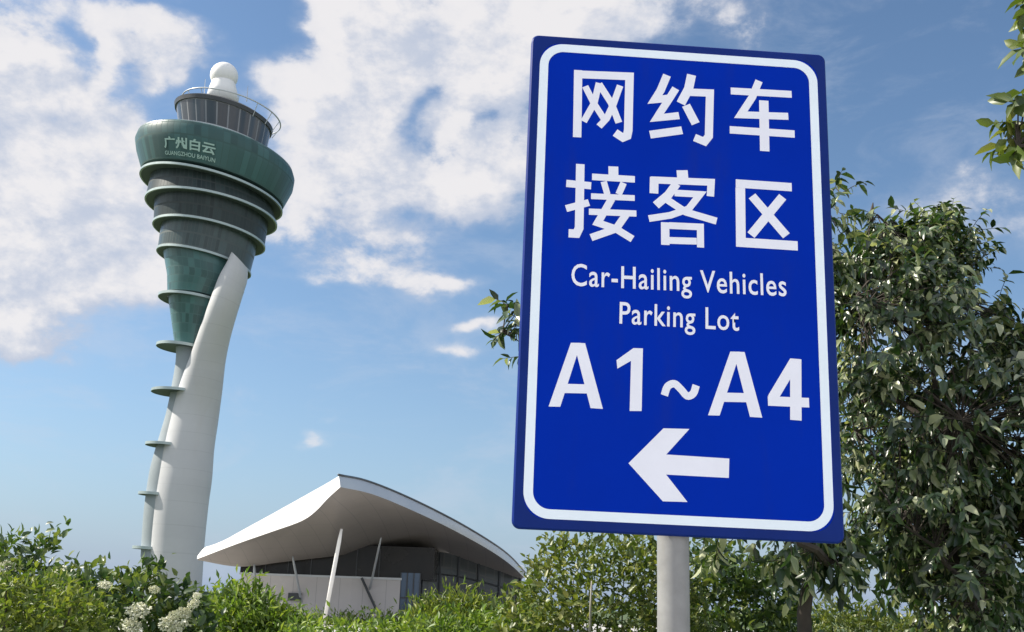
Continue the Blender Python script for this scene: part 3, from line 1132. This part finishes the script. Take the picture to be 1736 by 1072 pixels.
def make_tree(name, label, cat, foot, spine, roots, lm, seed, leaf=(.12, .045), per=13, twig=(.22, .42), droop=.55, trunk_r=.06, group=None, limb_n=14, extra=None, barkm=M_bark, simple=False):
    """spine: trunk points from the ground up; roots: twig roots"""
    rs = np.random.default_rng(seed)
    t = empty(name, foot, label, cat, group)
    tm = MB()
    k = len(spine)
    tm.tube(spine, [trunk_r * (1 - .8 * i / (k - 1)) for i in range(k)], 12)
    tr = tm.build('trunk', barkm, t, True)
    ra = np.array([tuple(p) for p in roots])
    # limbs: far twig roots picked apart from each other, joined to the spine; twigs then hang on the nearest limb point
    nodes = [Vector(p) for p in spine[1:]]
    lm_ = MB()
    chosen = []
    idx = int(rs.integers(len(ra)))
    dmin = np.full(len(ra), 1e9)
    for _ in range(min(limb_n, len(ra))):
        chosen.append(idx)
        dmin = np.minimum(dmin, np.linalg.norm(ra - ra[idx], axis=1))
        idx = int(dmin.argmax())
    for ci in chosen:
        b = Vector(ra[ci])
        cand = [p for p in nodes if p.z < b.z + .05] or nodes
        a = min(cand, key=lambda p: (p - b).length + .35 * max(0, p.z - b.z + .2))
        pts = branch_curve(a, b, .08 * (b - a).length, rs, 6)
        r0 = min(trunk_r * .55, .012 + .02 * (b - a).length)
        lm_.tube(pts, [r0 * (1 - .75 * i / 6) for i in range(7)], 6)
        nodes += pts[1:]
    na = np.array([tuple(p) for p in nodes])
    pos, ax, nr = [], [], []
    centre = Vector(ra.mean(0))
    for p in roots:
        d = np.linalg.norm(na - np.array(tuple(p)), axis=1)
        a = nodes[int(d.argmin())]
        out = (p - a)
        if out.length > .03:
            lm_.tube([a, a.lerp(p, .5) + Vector((0, 0, .04 * out.length)), p], [.006, .004, .003], 4, False)
        dirv = ((p - centre).normalized() * .7 + (out.normalized() * .5 if out.length > .01 else Vector()) + Vector(rs.normal(size=3)) * .55 + Vector((0, 0, .15))).normalized()
        L = rs.uniform(*twig)
        end = p + dirv * L + Vector((0, 0, -droop * L * .35))
        lm_.tube([p, p.lerp(end, .5) + Vector((0, 0, .04 * L)), end], [.003, .0025, .0015], 4, False)
        ph = rs.uniform(0, 6.28)
        for q in range(per):
            tt = (q + .6 + rs.random() * .5) / per
            bp = p.lerp(end, tt) + Vector((0, 0, .04 * L * math.sin(math.pi * tt)))
            ph += 2.4
            s1 = dirv.cross(Vector((0, 0, 1)))
            s1 = s1.normalized() if s1.length > .05 else Vector((1, 0, 0))
            s2 = dirv.cross(s1)
            rad = s1 * math.cos(ph) + s2 * math.sin(ph)
            a_ = dirv * (.35 + .4 * tt) + rad * .75 + Vector((0, 0, -droop * rs.uniform(.4, 1.4))) + Vector(rs.normal(size=3)) * .18
            pos.append(bp); ax.append(a_)
            nr.append(Vector((0, 0, .6)) + dirv * .6 + (bp - centre).normalized() * .5 + Vector(rs.normal(size=3)) * .45)
    lm_.build('branches', barkm, t, False, fix=False)
    n = len(pos)
    sz = rs.normal(1, .3, n).clip(.4, 1.7)
    me = leaves_mesh('crown', np.array(pos), np.array(ax), leaf[0] * sz, leaf[1] * sz * rs.uniform(.8, 1.2, n), np.array(nr), simple=simple)
    cr = link('crown', me, lm, t)
    return t


def G(px, Y):
    p = at(px, 1040, Y)
    p.z = 0
    return p


# right tree
PB = [(1428, 470), (1450, 430), (1485, 400), (1535, 385), (1600, 378), (1625, 392), (1612, 440), (1650, 490), (1692, 522), (1702, 570), (1730, 575), (1780, 540), (1900, 560),
      (1960, 700), (1940, 850), (1830, 880), (1740, 850), (1700, 900), (1715, 960), (1712, 1090), (1570, 1090), (1580, 1010), (1535, 965), (1480, 925), (1452, 870), (1442, 780), (1436, 700), (1422, 560)]
roots = crown_points(PB, 8.0, .95, 2150, 3, .40, 120, 26)
spine = [G(1625, 8), at(1622, 1040, 8), at(1615, 900, 8), at(1600, 760, 8.05), at(1580, 620, 8), at(1565, 500, 8)]
trb = make_tree('broadleaf_tree', 'dark glossy full crowned tree at the right edge beside the blue sign', 'tree', G(1625, 8), spine, roots, LM_dark, 11, (.084, .036), 12, (.12, .36), .9, .05, limb_n=22)

st = MB()
st.tube([at(1470, 450, 7.9), at(1473, 400, 7.9), at(1477, 372, 7.9)], [.007, .006, .006], 6)
st.tube([at(1477, 376, 7.9), at(1478, 362, 7.9), at(1480, 344, 7.9)], [.012, .020, .004], 8)
st.build('shoot', M_bark, trb, True)

# tree behind the sign
PA = [(960, 470), (1040, 380), (1180, 330), (1370, 330), (1408, 420), (1412, 700), (1420, 860), (1436, 930), (1430, 985), (1395, 960), (1330, 945), (1230, 960), (1185, 935), (1080, 800), (960, 640)]
roots = crown_points(PA, 7.0, .7, 300, 5, .3, 120)
for (px, py) in [(846, 522), (858, 540), (872, 552), (880, 560), (838, 568), (850, 572), (862, 580), (876, 590), (884, 610)]:
    roots.append(at(px + 14, py - 4, 7.0))
for k in range(14): roots.append(at(1416 + 10 * math.sin(k * 2.1), 318 + k * 11, 7.0 + .1 * math.cos(k)))
for (px, py) in [(1395, 935), (1410, 945), (1405, 965), (1425, 950), (1380, 930)]: roots.append(at(px, py, 7.0))
ra_ = np.random.default_rng(41)
for k in range(46): roots.append(at(ra_.uniform(1300, 1440), ra_.uniform(905, 965), 7.0 + ra_.uniform(-.25, .3)))
spine = [G(1362, 7), at(1363, 1040, 7), at(1374, 960, 7), at(1372, 860, 7), at(1330, 700, 7), at(1270, 520, 7)]
ta = make_tree('slender_tree', 'slender tree behind the blue sign with leaf tips showing past its edges', 'tree', G(1362, 7), spine, roots, LM_dark, 12, (.095, .036), 9, (.10, .24), .7, .055, limb_n=14)
pb = MB()
pb.tube([at(1384, 925, 6.93), at(1372, 958, 6.93), at(1360, 990, 6.95)], [.012, .014, .012], 8)
pb.build('pale_stem', M_palebark, ta, True)

# overhanging tree, trunk outside the picture
PC = [(1730, 200), (1755, 150), (1765, 40), (1760, -80), (1900, -300), (2300, -400), (2500, 0), (2300, 260), (2000, 300), (1800, 290), (1730, 280), (1705, 250)]
roots = crown_points(PC, 4.2, .6, 150, 8, .3, 160)
for (px, py) in [(1733, 20), (1738, 60), (1735, 95), (1722, 105), (1736, 130), (1728, 180), (1712, 192), (1700, 200), (1695, 222), (1690, 245), (1706, 250), (1718, 238), (1730, 215), (1736, 240), (1700, 262)]:
    roots.append(at(px + 26, py - 14, 4.2))
spine = [G(2150, 4.2), at(2145, 900, 4.2), at(2130, 600, 4.2), at(2090, 300, 4.2), at(2060, 60, 4.2)]
make_tree('leafy_tree', 'leafy tree reaching in from the top right corner with hanging leaves', 'tree', G(2150, 4.2), spine, roots, LM_mid, 13, (.088, .042), 8, (.06, .13), .8, .06, limb_n=12)


def make_shrub(name, label, cat, outline, Y, depth, n, lm, seed, leaf, up=.5, group=None, simple=True, stems=9, spread=.8, gap=.2, full=60, clump=7, csize=.10):
    """outline: pixel outline of the part above the ground; leaf clumps through its volume, on stems from one base"""
    rs = np.random.default_rng(seed)
    xs = [p[0] for p in outline]
    ys = [p[1] for p in outline]
    foot = G((min(xs) + max(xs)) / 2, Y)
    t = empty(name, foot, label, cat, group)
    pts = crown_points(outline, Y, depth, n, seed, gap, full)
    ra = np.array([tuple(p) for p in pts])
    sm = MB()
    width = ra[:, 0].max() - ra[:, 0].min()
    for k in range(stems):
        e = Vector(ra[int(rs.integers(len(ra)))])
        b = Vector((foot.x + (e.x - foot.x) * .25, Y + (e.y - Y) * .2, -.05))
        sm.tube(branch_curve(b, e, 0, rs, 5), [.014, .012, .010, .008, .006, .004], 5, False)
    sm.build('stems', M_bark, t, fix=False)
    rep = np.repeat(ra, clump, 0)
    m = len(rep)
    rep = rep + rs.normal(size=(m, 3)) * csize
    rep[:, 2] = np.maximum(rep[:, 2], .02)
    ax = rs.normal(size=(m, 3)) * spread + UP * up + unit(rep - ra.mean(0)) * .35
    sz = rs.normal(1, .25, m).clip(.45, 1.6)
    me = leaves_mesh('foliage', rep, ax, leaf[0] * sz, leaf[1] * sz, None, .15, .2, simple)
    link('foliage', me, lm, t)
    return t


def flower_head(parent, p, r, seed, mesh=None):
    if mesh is None:
        rs = np.random.default_rng(seed)
        k = 330
        d = unit(rs.normal(size=(k, 3)) + UP * .35)
        pos = d * r * (rs.uniform(.5, 1.0, (k, 1)) + .22 * np.sin(d[:, :1] * 7 + seed) * np.cos(d[:, 1:2] * 6)) * np.array([1.15, 1.15, .8])
        mesh = leaves_mesh('flower_head', pos, d + rs.normal(size=(k, 3)) * .5, np.full(k, r * .30), np.full(k, r * .26), None, .2, .15, True)
        mesh.materials.append(M_petal)
        mesh['radius'] = r
    o = bpy.data.objects.new('flower_head', mesh)
    COL.objects.link(o)
    o.parent = parent
    o.location = p - Vector(parent.location)
    o.rotation_euler = (rng.uniform(-.5, .5), rng.uniform(-.5, .5), rng.uniform(0, 6.28))
    q = r / mesh['radius'] if 'radius' in mesh else 1.0
    o.scale = (q * rng.uniform(.9, 1.25), q * rng.uniform(.8, 1.1), q * rng.uniform(.65, .95))
    return mesh


GR = 'shrubs along the bottom of the view'
# left shrubs
s1 = make_shrub('shrub', 'dark leafy shrub with upright branches at the left edge', 'shrub',
                [(-60, 960), (-20, 930), (10, 905), (30, 895), (45, 912), (70, 915), (84, 895), (96, 905), (84, 925), (60, 935), (70, 955), (110, 975), (130, 1010), (130, 1100), (-60, 1100)],
                9, .35, 420, LM_shrub, 21, (.075, .036), .5, GR, False, 12, clump=5, csize=.05, full=50)
for x, y in [(12, 955), (30, 925), (60, 908), (8, 985), (88, 905)]: pass
mesh = flower_head(s1, at(10, 962, 8.7), .07, 1)
flower_head(s1, at(108, 970, 8.7), .07, 1, mesh)
s3 = make_shrub('flowering_shrub', 'dark green shrub with clustered cream flower heads below the white tower', 'shrub',
                [(90, 985), (120, 965), (150, 972), (178, 965), (200, 985), (225, 975), (250, 960), (266, 955), (262, 985), (290, 1000), (330, 1008), (360, 1040), (360, 1110), (80, 1110)],
                7.5, .4, 520, LM_shrub, 22, (.07, .034), .45, GR, False, 12, clump=5, csize=.05, full=50)
FH = [(234, 1036, .06), (224, 1062, .05), (302, 1052, .075), (288, 1058, .055), (329, 1024, .035), (314, 1038, .035), (178, 992, .035), (262, 1000, .03), (334, 1010, .025)]
kinds = [None, None, None]
for i, (x, y, r) in enumerate(FH): kinds[i % 3] = flower_head(s3, at(x, y, 7.05), r, 30 + i, kinds[i % 3])
make_shrub('low_shrub', 'yellow green fine leaved low shrub in the bottom left corner', 'shrub',
           [(-60, 1015), (-10, 990), (40, 985), (80, 1000), (130, 1010), (170, 1040), (180, 1110), (-60, 1110)], 5.6, .3, 620, LM_yellow, 23, (.042, .017), .5, GR, True, 8, clump=7, csize=.05, full=40)
# hedge in front of the pavilion
make_shrub('hedge', 'long bright green feathery hedge in front of the low pavilion', 'hedge',
           [(330, 1030), (350, 1030), (400, 1040), (455, 1045), (500, 1045), (560, 1048), (620, 1050), (690, 1048), (720, 1040), (760, 1030), (800, 1030), (840, 1030), (870, 1035), (900, 1100), (330, 1100)],
           76, 1.2, 2200, LM_bright, 24, (.32, .09), 1.0, None, True, 10, clump=8, csize=.35, full=25)
make_shrub('feathery_shrub', 'bright yellow green feathery shrub right of the pavilion wall', 'shrub',
           [(690, 1060), (705, 1045), (730, 1028), (760, 1016), (790, 1020), (820, 1030), (840, 1050), (850, 1100), (690, 1100)], 20, .7, 520, LM_yellow, 25, (.15, .034), .9, GR, True, 8, clump=9, csize=.13, full=40)
make_shrub('green_shrub', 'mid green tufted shrub between the white tower and the slanted column', 'shrub',
           [(335, 1050), (345, 1025), (375, 1012), (405, 998), (430, 994), (445, 1014), (465, 1034), (500, 1052), (530, 1070), (540, 1110), (335, 1110)], 15, .6, 640, LM_bright, 26, (.115, .034), .7, GR, True, 8, clump=9, csize=.10, full=40)
make_shrub('ground_cover', 'dark green low planting below the slanted white column', 'shrub',
           [(480, 1085), (520, 1078), (600, 1074), (680, 1066), (740, 1060), (800, 1060), (860, 1040), (900, 1030), (930, 1110), (480, 1110)], 12, .5, 760, LM_bright, 27, (.085, .034), .6, GR, True, 8, clump=8, csize=.09, full=30)
# under the sign
s5 = make_shrub('olive_shrub', 'olive green leafy shrub left of the sign pole', 'shrub',
                [(850, 1040), (870, 1005), (892, 985), (905, 950), (930, 920), (965, 908), (1010, 912), (1060, 916), (1110, 925), (1165, 930), (1185, 980), (1190, 1110), (845, 1110)],
                9.5, .55, 1050, LM_mid, 28, (.07, .032), .5, GR, False, 14, clump=5, csize=.055, full=60)
tw = MB()
tw.tube([at(1000, 1080, 8.9), at(1001, 1030, 8.9), at(1003, 985, 8.9)], [.012, .010, .006], 6)
tw.build('pale_twig', M_palebark, s5, True)
make_shrub('dark_shrub', 'dark green leafy shrub right of the sign pole', 'shrub',
           [(1165, 935), (1200, 925), (1250, 935), (1300, 950), (1330, 965), (1350, 1000), (1362, 1040), (1365, 1110), (1160, 1110)],
           10.5, .5, 620, LM_shrub, 29, (.085, .042), .4, GR, False, 12, clump=5, csize=.06, full=60)
make_shrub('small_shrub', 'small pale green shrub between the slender tree and the right tree', 'shrub',
           [(1370, 1060), (1385, 1035), (1410, 1025), (1440, 1030), (1470, 1040), (1510, 1042), (1560, 1050), (1640, 1050), (1650, 1110), (1365, 1110)], 13, .4, 520, LM_mid, 31, (.08, .025), .7, GR, True, 8, clump=7, csize=.07, full=40)

# far wood along the horizon: one mass, nobody could count its trees
rs = np.random.default_rng(77)
n = 9000
tx = rs.uniform(-420, 420, n)
hh = 4.2 + 1.6 * np.sin(tx * .05) + 1.1 * np.sin(tx * .17 + 1) + .8 * np.sin(tx * .43)
pos = np.stack([tx, 560 + rs.normal(size=n) * 9, rs.random(n) ** .7 * hh], 1)
me = leaves_mesh('far_wood', pos, rs.normal(size=(n, 3)) + UP * .3, rs.uniform(1.2, 2.6, n), rs.uniform(.9, 1.8, n), None, .2, .2, True)
fw = link('far_wood', me, LM_shrub)
tag(fw, 'low dark band of far trees along the horizon', 'woodland', kind='stuff')
